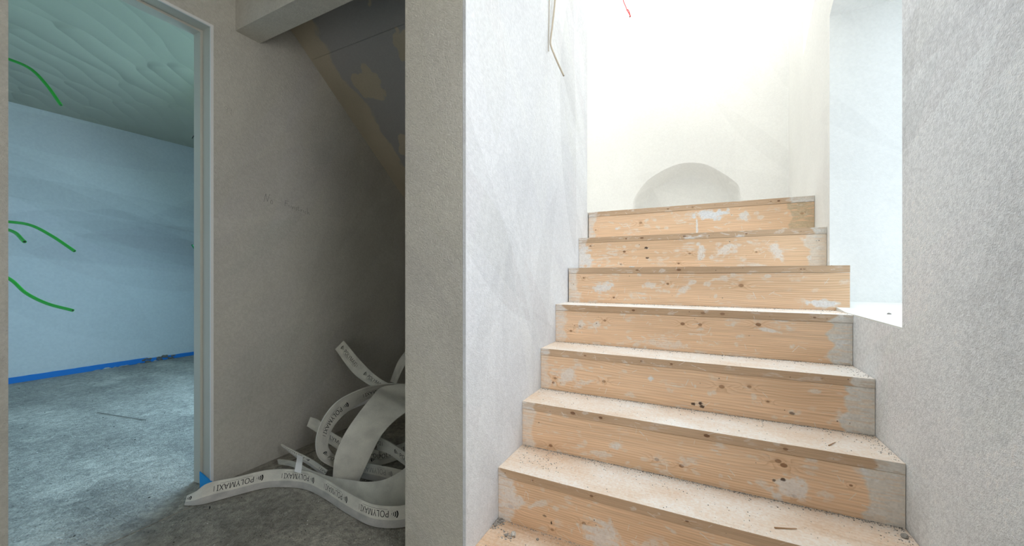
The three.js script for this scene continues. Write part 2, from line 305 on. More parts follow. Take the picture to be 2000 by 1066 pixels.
// sloping underside of the upper flight above the cupboard: boards with filler on the edges
{
  const soff = (z) => 2.415 + 0.858 * (z + 1.371);
  const W = 1024, H = 1024, len = 2.5, wid = XS0 - XD;     // u across, v down the slope
  const boardTex = colorTex(W, H, (x, y) => {
    const u = x / W * wid, v = y / H * len, n = fbm(u * 3.2, v * 3.2, 101, 4), n2 = fbm(u * 14, v * 14, 104, 3);
    const edge = 0.17 + 0.2 * (fbm(v * 2.6, 1.7, 105, 3) - 0.3) + 0.06 * (n2 - 0.5);
    let m = smooth(edge + 0.012, edge - 0.012, u);
    for (const [px, pv, r] of [[0.62, 0.12, 0.13], [0.3, 0.62, 0.1], [0.36, 1.05, 0.11], [0.75, 1.2, 0.12], [0.55, 1.65, 0.12], [0.7, 0.5, 0.09], [0.95, 0.75, 0.12]]) m = Math.max(m, smooth(1.06, 0.96, Math.hypot(u - px, v - pv) / r + (n2 - 0.5) * 0.9));
    const g = (fbm(u * 200, v * 200, 108, 2) - 0.5) * 8;
    return mix3([160 + g, 158 + g, 156 + g], [182 + (n - 0.5) * 26 + g, 172 + (n - 0.5) * 24 + g, 152 + (n - 0.5) * 22 + g], m);
  });
  const body = group('ceiling_cupboard', 'sloping boarded underside of the upper stairs over the cupboard', 'ceiling', 'structure');
  mesh('slab', metreUV(prismX([[-1.19, soff(-1.19) + 0.02], [ZB, soff(ZB) + 0.02], [ZB, soff(ZB) + 0.35], [-1.19, soff(-1.19) + 0.35]], XD, XS0)), M.paint, body);
  const bm = std({ map: boardTex, roughness: 0.9 });
  boardTex.wrapS = boardTex.wrapT = THREE.ClampToEdgeWrapping;
  for (const [z0, z1] of [[-1.19, -1.4895], [-1.4925, ZB]]) {
    const g = prismX([[z0, soff(z0)], [z1, soff(z1)], [z1, soff(z1) + 0.018], [z0, soff(z0) + 0.018]], XD, XS0), p = g.attributes.position, uv = new Float32Array(p.count * 2);
    for (let i = 0; i < p.count; i++) { uv[i * 2] = (p.getX(i) - XD) / wid; uv[i * 2 + 1] = (-1.19 - p.getZ(i)) * 1.3177 / len; }
    g.setAttribute('uv', new THREE.BufferAttribute(uv, 2));
    mesh('board', g, bm, body);
  }
  struct('wall_cupboard_end', boxG(XD, XS0, 0, soff(ZB) + 0.3, ZB, ZB + 0.02), M.hall, 'end wall deep in the cupboard', 'wall');
}

// ------------------------------------------------------------------ the wooden stairs
// pine board with knots and plaster smears; sizes in metres
const PINE = [241, 205, 168], LATE = [208, 162, 120], PLASTER = [238, 237, 236];
function boardTexture(seed, len, hgt, o = {}) {
  const W = Math.round(len * 1150), H = Math.max(48, Math.round(hgt * 1250)); reseed(seed * 13 + 5);
  const knots = []; for (let i = 0; i < (o.knots ?? 5); i++) knots.push([rr(0.05, len - 0.05), rr(0.02, hgt - 0.02), rr(0.003, 0.0085), rr(0.35, 0.85)]);
  const blobs = (o.blobs ?? []).slice(); for (let i = 0; i < (o.splats ?? 38); i++) blobs.push([rr(0.02, len - 0.02), rr(0, hgt), rr(0.004, 0.02), rr(0.003, 0.012), rr(0.15, 0.55), rr(-0.7, 0.7)]);
  const dots = []; for (let i = 0; i < (o.dots ?? 6); i++) dots.push([rr(0.02, len - 0.02), rr(0.01, hgt - 0.01), rr(0.001, 0.0026), rr(0.3, 0.8)]);
  const scr = []; for (let i = 0; i < (o.scratches ?? 26); i++) { const x = rr(0.05, len - 0.08), y = rr(0.01, hgt - 0.01), a = rr(-1.5, 1.5), l = rr(0.008, 0.035); scr.push([x, y, Math.cos(a), Math.sin(a), l, rr(0.35, 0.8)]); }
  const freq = o.freq ?? rr(75, 125), tilt = rr(-0.02, 0.02), off = rr(0, 10), tone = o.tone ?? 1;
  return colorTex(W, H, (px, py) => {
    const x = px / W * len, y = py / H * hgt;
    let r = (y + tilt * x) * freq + off + 1.5 * (fbm(x * 2.2, y * 7, seed + 200, 3) - 0.5) * 3, kd = 0, halo = 0;
    for (const [kx, ky, kr, ks] of knots) {
      const dx = (x - kx) / 2.0, dy = y - ky, d = Math.hypot(dx, dy);
      if (d < kr * 6) { r += 2.2 * Math.exp(-(d * d) / (kr * kr * 5)) * Math.sign(dy || 1); const e = Math.hypot((x - kx) / 1.35, dy) / kr; kd = Math.max(kd, smooth(1.1, 0.75, e) * ks); halo = Math.max(halo, Math.exp(-(d * d) / (kr * kr * 3)) * 0.35 * ks); }
    }
    const f = r - Math.floor(r), late = Math.pow(f, 2.6) * smooth(1.0, 0.93, f), streak = fbm(x * 9, y * 420, seed + 211, 3) - 0.5, broad = fbm(x * 1.6, y * 9, seed + 215, 3) - 0.5;
    let c = mix3(PINE, LATE, Math.min(1, late * 0.6 + halo));
    c = [c[0] + streak * 34 + broad * 22, c[1] + streak * 32 + broad * 24, c[2] + streak * 28 + broad * 26];
    c = mix3(c, [112, 70, 42], kd * 0.85);
    if (tone !== 1) c = [c[0] * tone, c[1] * tone, c[2] * tone];
    // plaster: smears, splashes, filler on the board's ends
    const n = fbm(x * 45, y * 60, seed + 220, 4), fine = fbm(x * 190, y * 190, seed + 226, 2), dry = fbm(x * 30, y * 190, seed + 230, 3);
    let m = 0;
    for (const [bx, by, bw, bh, al, an] of blobs) {
      const dx = x - bx, dy = y - by; if (Math.abs(dx) > bw * 2.2 + bh || Math.abs(dy) > bw * 2.2 + bh) continue;
      const ca = Math.cos(an ?? 0), sa = Math.sin(an ?? 0), e = Math.hypot((dx * ca + dy * sa) / bw, (-dx * sa + dy * ca) / bh) + (n - 0.5) * 1.7;
      m = Math.max(m, smooth(1.25, 0.55, e) * al * smooth(0.22, 0.5, fine + al * 0.28));
    }
    const L = o.left ?? 0, R = o.right ?? 0, wob = (fbm(y * 26, 3.1, seed + 240, 4) - 0.5) * 0.055;
    if (L) m = Math.max(m, smooth(L + wob + 0.01, L + wob - 0.006, x) * mix(0.55, 1, smooth(0.34, 0.56, dry)) * (o.leftA ?? 0.75));
    const mR = R ? smooth(R + wob + 0.008, R + wob - 0.005, len - x) * mix(o.rightC ? 0.15 : 0.7, 1, smooth(0.3, 0.5, dry)) * (o.rightA ?? 0.9) : 0;
    m = Math.max(m, smooth(0.6, 0.78, fbm(x * 16, y * 22, seed + 250, 4)) * (o.haze ?? 0.5) * smooth(0.35, 0.6, dry));
    for (const [sx, sy, dx, dy, l, al] of scr) { const t = Math.max(0, Math.min(l, (x - sx) * dx + (y - sy) * dy)), d = Math.hypot(x - sx - dx * t, y - sy - dy * t); if (d < 0.0016) m = Math.max(m, al * smooth(0.0016, 0.0006, d)); }
    const pl = o.plaster ?? PLASTER, pg = (fine - 0.5) * 26 + (n - 0.5) * 18;
    if (mR) { const rc = o.rightC ?? [224, 220, 212]; c = mix3(c, [rc[0] + pg, rc[1] + pg, rc[2] + pg], mR); }
    c = mix3(c, [pl[0] + pg, pl[1] + pg, pl[2] + pg], Math.min(1, m));
    for (const [dx, dy, dr, al] of dots) { const d = Math.hypot(x - dx, y - dy) / dr; if (d < 1.2) c = mix3(c, [58, 42, 32], smooth(1.2, 0.6, d + (fine - 0.5)) * al); }
    for (const [dx, dy, dr, al, ri] of o.marks ?? []) { const d = Math.hypot((x - dx) / (ri ?? 1), y - dy) / dr; if (d < 1.3) c = mix3(c, [52, 36, 26], smooth(1.2, 0.6, d + (fine - 0.5) * 0.8) * al); }
    return c;
  });
}
// dusty top of a tread: plaster dust over pine plus painted light, grit lying on it
function treadTexture(seed, len, dep, dustAndLight) {
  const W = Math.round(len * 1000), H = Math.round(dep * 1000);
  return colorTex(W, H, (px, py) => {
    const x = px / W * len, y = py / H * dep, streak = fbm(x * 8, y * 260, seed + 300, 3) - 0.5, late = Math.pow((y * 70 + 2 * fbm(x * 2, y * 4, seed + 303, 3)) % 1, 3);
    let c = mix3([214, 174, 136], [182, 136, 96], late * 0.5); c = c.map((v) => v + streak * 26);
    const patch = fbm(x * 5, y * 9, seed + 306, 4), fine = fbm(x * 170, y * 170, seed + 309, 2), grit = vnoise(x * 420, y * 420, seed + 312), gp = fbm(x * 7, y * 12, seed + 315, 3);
    c = mix3(c, [241, 237, 231], Math.min(1, Math.max(0, dustAndLight + (patch - 0.5) * 0.7 + (fine - 0.5) * 0.35)));
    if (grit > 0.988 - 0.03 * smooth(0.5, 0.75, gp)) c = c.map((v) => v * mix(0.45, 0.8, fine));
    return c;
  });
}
const stairs = group('staircase', 'straight flight of bare pine steps smeared with plaster', 'staircase');
{
  const X0 = XS1, blobSets = [
    null,
    { blobs: [[0.05, 0.1, 0.05, 0.05, 0.7, 0], [0.4, 0.055, 0.075, 0.045, 0.72, 0.1], [0.17, 0.1, 0.05, 0.01, 0.55, 0.5], [0.55, 0.07, 0.06, 0.02, 0.5, 0.6]], left: 0.06, leftA: 0.7, right: 0, knots: 4, marks: [[0.215, 0.045, 0.0055, 0.9, 0.6], [0.19, 0.062, 0.004, 0.4, 2]] },
    { blobs: [[0.95, 0.05, 0.06, 0.04, 0.7, 0.2], [0.4, 0.08, 0.03, 0.014, 0.7, 0.3], [0.33, 0.03, 0.05, 0.012, 0.5, 0.1]], left: 0.05, leftA: 0.55, right: 0.085, rightA: 0.85, knots: 7, marks: [[0.93, 0.075, 0.006, 0.75, 1.3], [0.905, 0.066, 0.006, 0.6, 0.8]] },
    { blobs: [[0.13, 0.075, 0.04, 0.03, 0.65, 0.6], [0.2, 0.05, 0.05, 0.012, 0.5, 0.3], [0.5, 0.11, 0.012, 0.012, 0.9, 0]], left: 0.045, leftA: 0.5, right: 0.085, rightA: 0.92, knots: 6, marks: [[0.665, 0.024, 0.006, 0.8, 1.4], [0.69, 0.03, 0.006, 0.85, 1.3], [0.695, 0.018, 0.006, 0.8, 1.5], [0.99, 0.04, 0.006, 0.5, 1.5]] },
    { blobs: [[0.14, 0.09, 0.02, 0.035, 0.6, -0.5], [0.22, 0.1, 0.025, 0.018, 0.6, 0.5], [0.55, 0.03, 0.11, 0.018, 0.45, 0], [0.95, 0.12, 0.05, 0.008, 0.7, -0.15]], left: 0.055, leftA: 0.6, right: 0.07, rightA: 0.92, knots: 7 },
    { blobs: [[0.2, 0.09, 0.05, 0.026, 0.8, 0.1], [0.44, 0.1, 0.03, 0.016, 0.6, 0.2], [0.6, 0.09, 0.06, 0.014, 0.6, 0.8], [1.13, 0.028, 0.06, 0.018, 0.9, -0.1]], left: 0.06, leftA: 0.6, right: 0, knots: 4 },
    { blobs: [[0.03, 0.07, 0.055, 0.075, 0.85, 0], [0.68, 0.09, 0.02, 0.05, 0.7, 0.1], [0.8, 0.1, 0.07, 0.03, 0.65, 0.4], [1.02, 0.09, 0.02, 0.05, 0.65, 0.4]], left: 0.035, leftA: 0.75, right: 0.07, rightA: 0.6, knots: 6, marks: [[0.4, 0.12, 0.007, 0.8, 1.3], [0.405, 0.06, 0.005, 0.7, 1.8]] },
    { blobs: [[0.73, 0.128, 0.09, 0.03, 1, 0], [0.66, 0.07, 0.006, 0.06, 0.9, 0], [0.2, 0.08, 0.02, 0.012, 0.8, 0.4], [0.9, 0.11, 0.022, 0.028, 0.75, 0.6]], left: 0.05, leftA: 0.65, right: 0.11, rightA: 0.7, rightC: [196, 178, 146], knots: 3, tone: 1.0 },
  ];
  for (let i = 0; i < 8; i++) {
    const free = i === 5, x1 = free ? 0.556 : i > 5 ? 0.5295 : 0.5085, len = x1 - X0, top = RISE[i], bot = i ? RISE[i - 1] : 0, th = 0.03, hr = top - th - bot, z = NOSE[i];
    const gapL = i === 5 || i === 7 ? 0.006 : 0.001;
    if (i) {
      const tex = boardTexture(400 + i * 31, 1.22, 0.165, blobSets[i]); tex.wrapS = tex.wrapT = THREE.ClampToEdgeWrapping;
      const g = boxG(X0 + gapL, x1, bot - 0.004, top - th - 0.0012, z - 0.022, z - (i % 2 ? 0.001 : 0.0)), p = g.attributes.position, uv = g.attributes.uv;
      for (let k = 0; k < p.count; k++) uv.setXY(k, (p.getX(k) - X0) / len, (p.getY(k) - bot) / (top - th - bot));
      mesh('riser', g, std({ map: tex, roughness: 0.72 }), stairs);
    } else mesh('riser', metreUV(boxG(X0, x1, 0, top - th, z - 0.022, z)), std({ color: new THREE.Color().setRGB(0.6, 0.42, 0.24), roughness: 0.72 }), stairs);
    const zb = i < 7 ? NOSE[i + 1] - 0.02 : ZB + 0.003, dep = z - zb;
    const tt = treadTexture(500 + i * 17, 1.22, i < 7 ? 0.23 : 0.3, [0.38, 0.68, 0.76, 0.82, 0.9, 0.95, 0.95, 0.95][i]), et = boardTexture(600 + i * 29, 1.22, 0.04, { knots: 4, splats: 8, dots: 5, scratches: 8, freq: 190, tone: 0.86, left: i > 1 ? 0.05 : 0.02, right: [0, 0, 0.06, 0.07, 0.06, 0.0, 0.05, 0.09][i], haze: i === 6 ? 0.8 : 0.4 });  // whiteness rises up the flight, painting stronger light onto the upper treads
    tt.wrapS = tt.wrapT = et.wrapS = et.wrapT = THREE.ClampToEdgeWrapping;
    const g = boxG(X0 + gapL, i === 4 ? 0.514 : x1, top - th, top, zb, z + 0.0008), p = g.attributes.position, uv = g.attributes.uv, nn = g.attributes.normal;
    for (let k = 0; k < p.count; k++) if (nn.getY(k) > 0.5) uv.setXY(k, (p.getX(k) - X0) / len, (z - p.getZ(k)) / dep); else uv.setXY(k, (p.getX(k) - X0) / len, (p.getY(k) - top + th) / th);
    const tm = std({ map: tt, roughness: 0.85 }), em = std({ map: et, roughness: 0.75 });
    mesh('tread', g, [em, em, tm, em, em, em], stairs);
  }
  // concrete core under the boards
  const prof = [[NOSE[1] - 0.03, 0.005]]; for (let i = 1; i < 8; i++) { prof.push([NOSE[i] - 0.03, RISE[i] - 0.034]); if (i < 7) prof.push([NOSE[i + 1] - 0.03, RISE[i] - 0.034]); } prof.push([ZB + 0.004, RISE[7] - 0.034], [ZB + 0.004, 0.005]);
  mesh('core', metreUV(prismX(prof, XS1 + 0.03, 0.5)), M.paint, stairs);
}
const landing = struct('floor_landing', boxG(XS0, XS1, 1.1, RISE[7], ZB, -2.43), M.paint, 'landing at the head of the stairs', 'floor');

// ------------------------------------------------------------------ room details: blue edge strip and green conduits
{
  const pts = [], n = 90; reseed(77);                       // foam edge strip along the far wall, ragged where plaster covers it
  const top = (t) => { const z = mix(-0.4, -2.62, t); let h = 0.056 + 0.003 * (fbm(t * 40, 1, 700, 2) - 0.5); if (z < -2.05) h -= 0.012; return h; };
  const bottom = (t) => { const z = mix(-0.4, -2.62, t); return z < -1.6 && z > -2.3 ? 0.03 * Math.max(0, fbm(t * 60, 2, 705, 3) - 0.45) * 2 : 0; };
  const s = [];
  for (let i = 0; i <= n; i++) s.push([mix(-0.4, -2.62, i / n), top(i / n)]);
  for (let i = n; i >= 0; i--) s.push([mix(-0.4, -2.62, i / n), bottom(i / n)]);
  const blue = std({ color: new THREE.Color().setRGB(0.01, 0.2, 0.62), roughness: 0.6 });
  tag(mesh('foam_edge_strip', metreUV(prismX(s, XF, XF + 0.009)), blue), 'bright blue foam edge strip along the bottom of the far wall', 'edge strip');
  reseed(9);
  const lump = []; for (let i = 0; i < 26; i++) { const z = rr(-1.95, -2.3), g = new THREE.IcosahedronGeometry(rr(0.006, 0.018), 1); g.scale(0.6, rr(0.5, 1), 1.3).translate(XF + 0.009, rr(0.005, 0.05), z); lump.push(g); }
  const o = mesh('plaster_splash', mergeGeometries(lump), M.hallFloor); o.userData = { kind: 'stuff', label: 'lumps of plaster stuck on the blue strip at the far wall', category: 'plaster' };
  // torn piece at the door jamb
  const A = [-2.17, 0.062, -0.955], B = [-2.06, 0.012, -0.972], C = [-2.075, 0.001, -0.915], D = [-2.2, 0, -0.972];
  const tri = new THREE.BufferGeometry(), off = 0.005;
  const A2 = [A[0] - 0.004, A[1], A[2] - off], B2 = [B[0] + 0.002, B[1], B[2] - off], C2 = [C[0] - 0.006, C[1], C[2] - off];
  const V = [A, C, B, A2, B2, C2], f = [[0, 1, 2], [3, 4, 5], [0, 3, 5], [0, 5, 1], [1, 5, 4], [1, 4, 2], [2, 4, 3], [2, 3, 0]], pos = [];
  for (const t of f) for (const k of t) pos.push(...V[k]);
  tri.setAttribute('position', new THREE.Float32BufferAttribute(pos, 3)); tri.computeVertexNormals();
  tag(mesh('foam_scrap', tri, std({ color: new THREE.Color().setRGB(0.01, 0.27, 0.68), roughness: 0.6 })), 'torn triangular blue foam scrap at the foot of the door jamb', 'foam scrap');
}
const tube = (pts, r, seg = 48, sides = 12) => new THREE.TubeGeometry(new THREE.CatmullRomCurve3(pts.map((p) => new THREE.Vector3(...p))), seg, r, sides, false);
M.green = std({ color: new THREE.Color().setRGB(0.02, 0.36, 0.03), roughness: 0.45 });
M.darkGreen = std({ color: new THREE.Color().setRGB(0.012, 0.16, 0.05), roughness: 0.5 });
function conduit(pts, r, m, label, grp) {
  const o = group('conduit', label, 'conduit', null, grp), g = [tube(pts, r)];
  mesh('pipe', g[0], m, o);
  const c = new THREE.CatmullRomCurve3(pts.map((p) => new THREE.Vector3(...p))), e = c.getPoint(1), t = c.getTangent(1);
  const rim = new THREE.TorusGeometry(r * 0.82, r * 0.2, 8, 16), bore = new THREE.CircleGeometry(r * 0.7, 16), q = new THREE.Quaternion().setFromUnitVectors(new THREE.Vector3(0, 0, 1), t);
  for (const k of [rim, bore]) k.applyQuaternion(q).translate(e.x, e.y, e.z);
  mesh('end_rim', rim, m, o); mesh('bore', bore, M.dark, o);
}
conduit([[-3.98, 2.36, -0.362], [-3.945, 2.39, -0.55], [-3.865, 2.365, -0.697], [-3.739, 2.302, -0.76], [-3.653, 2.206, -0.803], [-3.57, 2.078, -0.844]], 0.0085, M.green, 'green conduit arching down just below the room ceiling');
conduit([[-3.95, 1.335, -0.362], [-3.88, 1.345, -0.54], [-3.782, 1.342, -0.682], [-3.659, 1.32, -0.744], [-3.547, 1.257, -0.8], [-3.421, 1.163, -0.863]], 0.0085, M.green, 'long green conduit at mid height of the doorway, curving right and down');
conduit([[-3.99, 1.33, -0.362], [-3.9, 1.32, -0.56], [-3.782, 1.292, -0.682], [-3.532, 1.211, -0.695]], 0.009, M.green, 'short green conduit stub with its open end towards the viewer');
conduit([[-3.93, 1.13, -0.362], [-3.87, 1.07, -0.57], [-3.782, 0.997, -0.682], [-3.687, 0.907, -0.73], [-3.575, 0.844, -0.786], [-3.43, 0.8, -0.858]], 0.009, M.green, 'lowest of the green conduits, sagging beside the left door edge');
conduit([[-4.75, 1.18, -2.648], [-4.68, 1.17, -2.3], [-4.579, 1.223, -2.017], [-4.551, 1.261, -1.975], [-4.528, 1.319, -1.931]], 0.0075, M.darkGreen, 'dark green conduit end bending up beside the right door jamb');
conduit([[-4.75, 1.75, -2.648], [-4.66, 1.78, -2.3], [-4.579, 1.71, -2.017], [-4.547, 1.623, -1.977]], 0.0075, M.darkGreen, 'dark green conduit end hanging down beside the right door jamb');
tag(mesh('ceiling_wire', tube([[-4.86, 2.642, -2.3], [-4.8, 2.62, -2.18], [-4.757, 2.569, -2.096], [-4.709, 2.435, -2.008]], 0.0035), M.dark), 'thin dark wire hanging from the room ceiling beside the door jamb', 'wire');
tag(mesh('ceiling_wire', tube([[-4.82, 2.642, -2.28], [-4.78, 2.57, -2.16], [-4.74, 2.5, -2.096], [-4.662, 2.419, -2.031]], 0.003), M.darkGreen), 'thin green wire hanging next to the dark wire from the room ceiling', 'wire');

// ------------------------------------------------------------------ cables over the stairs
const beige = std({ color: new THREE.Color().setRGB(0.5, 0.43, 0.33), roughness: 0.6 });
tag(mesh('cable', tube([[-0.66, 2.95, -1.83], [-0.645, 2.75, -1.81], [-0.645, 2.547, -1.786], [-0.645, 2.384, -1.771], [-0.645, 2.235, -1.734], [-0.645, 2.135, -1.707], [-0.64, 2.115, -1.703], [-0.61, 2.039, -1.689], [-0.57, 1.947, -1.683]], 0.0042, 90), beige), 'beige cable hanging down the white stair wall with a kinked end', 'cable');
tag(mesh('cable', tube([[-0.659, 2.95, -1.73], [-0.656, 2.75, -1.722], [-0.656, 2.501, -1.721], [-0.656, 2.352, -1.721], [-0.656, 2.199, -1.714], [-0.656, 2.1, -1.712]], 0.0018, 60), beige), 'thin straight beige cable beside the kinked one on the stair wall', 'cable');
const red = std({ color: new THREE.Color().setRGB(0.75, 0.02, 0.03), roughness: 0.5 });
{
  const o = group('pendant_wire', 'thin red wire with a looped end hanging above the stair head', 'wire');
  mesh('wire', tube([[-0.52, 5.2, -2.74], [-0.525, 4.2, -2.75], [-0.512, 3.2, -2.765], [-0.493, 2.989, -2.772], [-0.477, 2.945, -2.78], [-0.468, 2.918, -2.786]], 0.0026, 80), red, o);
  mesh('loop', tube([[-0.47, 2.92, -2.786], [-0.462, 2.905, -2.786], [-0.448, 2.876, -2.79], [-0.446, 2.873, -2.8], [-0.451, 2.893, -2.8], [-0.46, 2.918, -2.79], [-0.468, 2.922, -2.786]], 0.0028, 50), red, o);
  mesh('tip', new THREE.SphereGeometry(0.005, 10, 8).translate(-0.449, 2.871, -2.795), std({ color: new THREE.Color().setRGB(0.25, 0.01, 0.01) }), o);
}

// ------------------------------------------------------------------ printed foam strips in the cupboard
function stripTexture(turned, blank, ink) {
  const W = 1024, H = 288, c = document.createElement('canvas'); c.width = W; c.height = H;      // 0.27 m of strip
  const x = c.getContext('2d'); x.fillStyle = 'rgb(210,208,198)'; x.fillRect(0, 0, W, H);
  x.save(); if (turned) { x.translate(W, H); x.rotate(Math.PI); }
  x.fillStyle = 'rgb(176,174,170)'; x.fillRect(0, 0, W, turned ? H * 0.36 : 0);
  if (!blank) {
    const y = turned ? 204 : 150; x.fillStyle = x.strokeStyle = ink; x.lineCap = 'round';
    [[88, 7], [108, 11], [130, 15], [154, 20]].reverse().forEach(([, w], k) => { x.lineWidth = w; x.beginPath(); const px = 92 + k * 26; x.moveTo(px, y - 62 + k * 12); x.quadraticCurveTo(px - (3 - k) * 8, y - 22, px, y + 14 - k * 8); x.stroke(); });
    x.font = '118px sans-serif'; x.textBaseline = 'alphabetic'; x.fillText('POLYMAXI', 206, y + 20, 540);
    x.lineWidth = 3; x.beginPath(); x.moveTo(240, y + 40); x.lineTo(700, y + 40); x.stroke();
    x.save(); x.translate(782, y + 14); x.rotate(-Math.PI / 2); for (let k = 0; k < 6; k++) x.fillRect(k * 13, -12, 8, 12); x.restore();
  }
  x.restore();
  const d = x.getImageData(0, 0, W, H).data;
  return colorTex(W, H, (px, py) => { const k = ((H - 1 - py) * W + px) * 4, g = (fbm(px / 6, py / 6, 801, 2) - 0.5) * 16 + (fbm(px / W * 6, py / H * 3, 805, 3, 6, 3) - 0.5) * 30; return [d[k] + g, d[k + 1] + g, d[k + 2] + g * 0.9]; });
}
const printTurned = stripTexture(true, false, 'rgb(22,22,22)'), printUp = stripTexture(false, false, 'rgb(26,26,26)'), printPale = stripTexture(true, false, 'rgb(150,149,143)'), printNone = stripTexture(false, true, 'rgb(0,0,0)');
const foam = (t, o = 0) => std({ map: sized(t, 0.27, 1, o), roughness: 0.8 });
// band between two edge curves a and b; u runs along it in metres, v from b to a; thickness th
function band(a, b, th = 0.007, seg = 64) {
  const ca = new THREE.CatmullRomCurve3(a.map((p) => new THREE.Vector3(...p))), cb = new THREE.CatmullRomCurve3(b.map((p) => new THREE.Vector3(...p))), pos = [], uv = [], idx = [], across = 4;
  const A = [], B = [], N = [], U = [0];
  for (let i = 0; i <= seg; i++) { A.push(ca.getPoint(i / seg)); B.push(cb.getPoint(i / seg)); }
  for (let i = 0; i <= seg; i++) {
    const m0 = A[Math.max(0, i - 1)].clone().add(B[Math.max(0, i - 1)]), m1 = A[Math.min(seg, i + 1)].clone().add(B[Math.min(seg, i + 1)]), t = m1.sub(m0).normalize();
    N.push(t.cross(A[i].clone().sub(B[i])).normalize());
    if (i) U.push(U[i - 1] + A[i].clone().add(B[i]).sub(A[i - 1]).sub(B[i - 1]).length() / 2);
  }
  for (const s of [0.5, -0.5]) for (let i = 0; i <= seg; i++) for (let k = 0; k <= across; k++) { const p = B[i].clone().lerp(A[i], k / across).addScaledVector(N[i], s * th); pos.push(p.x, p.y, p.z); uv.push(U[i], k / across); }
  const w = across + 1, back = (seg + 1) * w;
  for (let i = 0; i < seg; i++) for (let k = 0; k < across; k++) { const q = i * w + k; idx.push(q, q + w, q + 1, q + 1, q + w, q + w + 1, back + q, back + q + 1, back + q + w, back + q + 1, back + q + w + 1, back + q + w); }
  const face = new THREE.BufferGeometry(); face.setAttribute('position', new THREE.Float32BufferAttribute(pos, 3)); face.setAttribute('uv', new THREE.Float32BufferAttribute(uv, 2)); face.setIndex(idx); face.computeVertexNormals();
  const rp = [], ru = [], ri = [], loop = [];
  for (let i = 0; i <= seg; i++) loop.push([i, across]); for (let k = across - 1; k >= 0; k--) loop.push([seg, k]); for (let i = seg - 1; i >= 0; i--) loop.push([i, 0]); for (let k = 1; k < across; k++) loop.push([0, k]);
  for (let j = 0; j < loop.length; j++) { const q0 = loop[j][0] * w + loop[j][1], n = loop[(j + 1) % loop.length], q1 = n[0] * w + n[1], s = rp.length / 3; for (const q of [q0, q1, back + q0, back + q1]) { rp.push(pos[q * 3], pos[q * 3 + 1], pos[q * 3 + 2]); ru.push(0.1, 0.97); } ri.push(s, s + 2, s + 1, s + 1, s + 2, s + 3); }
  const rim = new THREE.BufferGeometry(); rim.setAttribute('position', new THREE.Float32BufferAttribute(rp, 3)); rim.setAttribute('uv', new THREE.Float32BufferAttribute(ru, 2)); rim.setIndex(ri); rim.computeVertexNormals();
  return mergeGeometries([face, rim]);
}
const strips = 'white foam strips in the cupboard';
const flipV = (g) => { const uv = g.attributes.uv; for (let i = 0; i < uv.count; i++) uv.setY(i, 1 - uv.getY(i)); return g; };
const strip = (a, b, m, label, th, flip) => tag(mesh('foam_strip', flip ? flipV(band(a, b, th)) : band(a, b, th), m), label, 'foam strip', strips);
{
  const low = [[-2.026, 0, -0.838], [-1.988, 0, -0.857], [-1.963, 0, -0.882], [-1.916, 0, -0.97], [-1.858, 0, -1.068], [-1.793, 0, -1.115], [-1.672, 0, -1.156], [-1.531, 0, -1.149], [-1.336, 0, -1.119], [-1.182, 0, -1.108], [-1.106, 0, -1.132], [-1.068, 0, -1.158], [-1.02, 0, -1.22], [-0.98, 0, -1.34]];
  const b = low.map((p) => [p[0], 0.003, p[2]]), a = low.map((p, i) => [p[0] + (i < 3 ? -0.02 : -0.012), i === 0 ? 0.03 : i === 1 ? 0.052 : 0.078, p[2] - 0.018]);
  strip(a, b, foam(printTurned, -0.17), 'long white printed foam strip snaking on edge across the cupboard floor', 0.008);
}
strip([[-1.986, 0.046, -1.221], [-1.863, 0.06, -1.227], [-1.728, 0.049, -1.227], [-1.584, 0.05, -1.225], [-1.455, 0.062, -1.23], [-1.347, 0.075, -1.238], [-1.273, 0.09, -1.27], [-1.228, 0.116, -1.331], [-1.209, 0.151, -1.408]], [[-1.981, 0.022, -1.224], [-1.853, 0.036, -1.221], [-1.691, 0.02, -1.206], [-1.54, 0.006, -1.187], [-1.397, 0.004, -1.169], [-1.28, 0.004, -1.166], [-1.202, 0.004, -1.194], [-1.151, 0.004, -1.247], [-1.142, 0.014, -1.33]], foam(printNone), 'plain white foam strip curving just behind the long printed one');
strip([[-1.571, 0.033, -1.227], [-1.56, 0.151, -1.233], [-1.54, 0.24, -1.265], [-1.51, 0.33, -1.325], [-1.496, 0.394, -1.399], [-1.507, 0.42, -1.472], [-1.422, 0.413, -1.593], [-1.322, 0.35, -1.687]], [[-1.468, 0.006, -1.279], [-1.413, 0.139, -1.306], [-1.378, 0.24, -1.346], [-1.344, 0.298, -1.397], [-1.311, 0.336, -1.469], [-1.332, 0.327, -1.571], [-1.296, 0.307, -1.655], [-1.245, 0.264, -1.726]], foam(printNone, 0.4), 'widest plain foam strip arching over the front of the tangle');
strip([[-1.322, 0.402, -1.687], [-1.468, 0.413, -1.592], [-1.552, 0.422, -1.516], [-1.599, 0.413, -1.403], [-1.638, 0.373, -1.295], [-1.666, 0.291, -1.236], [-1.671, 0.206, -1.211], [-1.66, 0.132, -1.217], [-1.637, 0.087, -1.25], [-1.582, 0.01, -1.356], [-1.523, 0.01, -1.453], [-1.47, 0.012, -1.546], [-1.373, 0.064, -1.662]], [[-1.353, 0.329, -1.728], [-1.504, 0.355, -1.63], [-1.59, 0.356, -1.553], [-1.633, 0.331, -1.453], [-1.659, 0.286, -1.351], [-1.672, 0.233, -1.3], [-1.673, 0.164, -1.277], [-1.672, 0.129, -1.289], [-1.673, 0.089, -1.322], [-1.632, 0.05, -1.398], [-1.562, 0.062, -1.489], [-1.499, 0.075, -1.576], [-1.392, 0.115, -1.686]], foam(printUp, 0.3), 'white foam strip coiled into the round loop at the left of the tangle', 0.007, true);
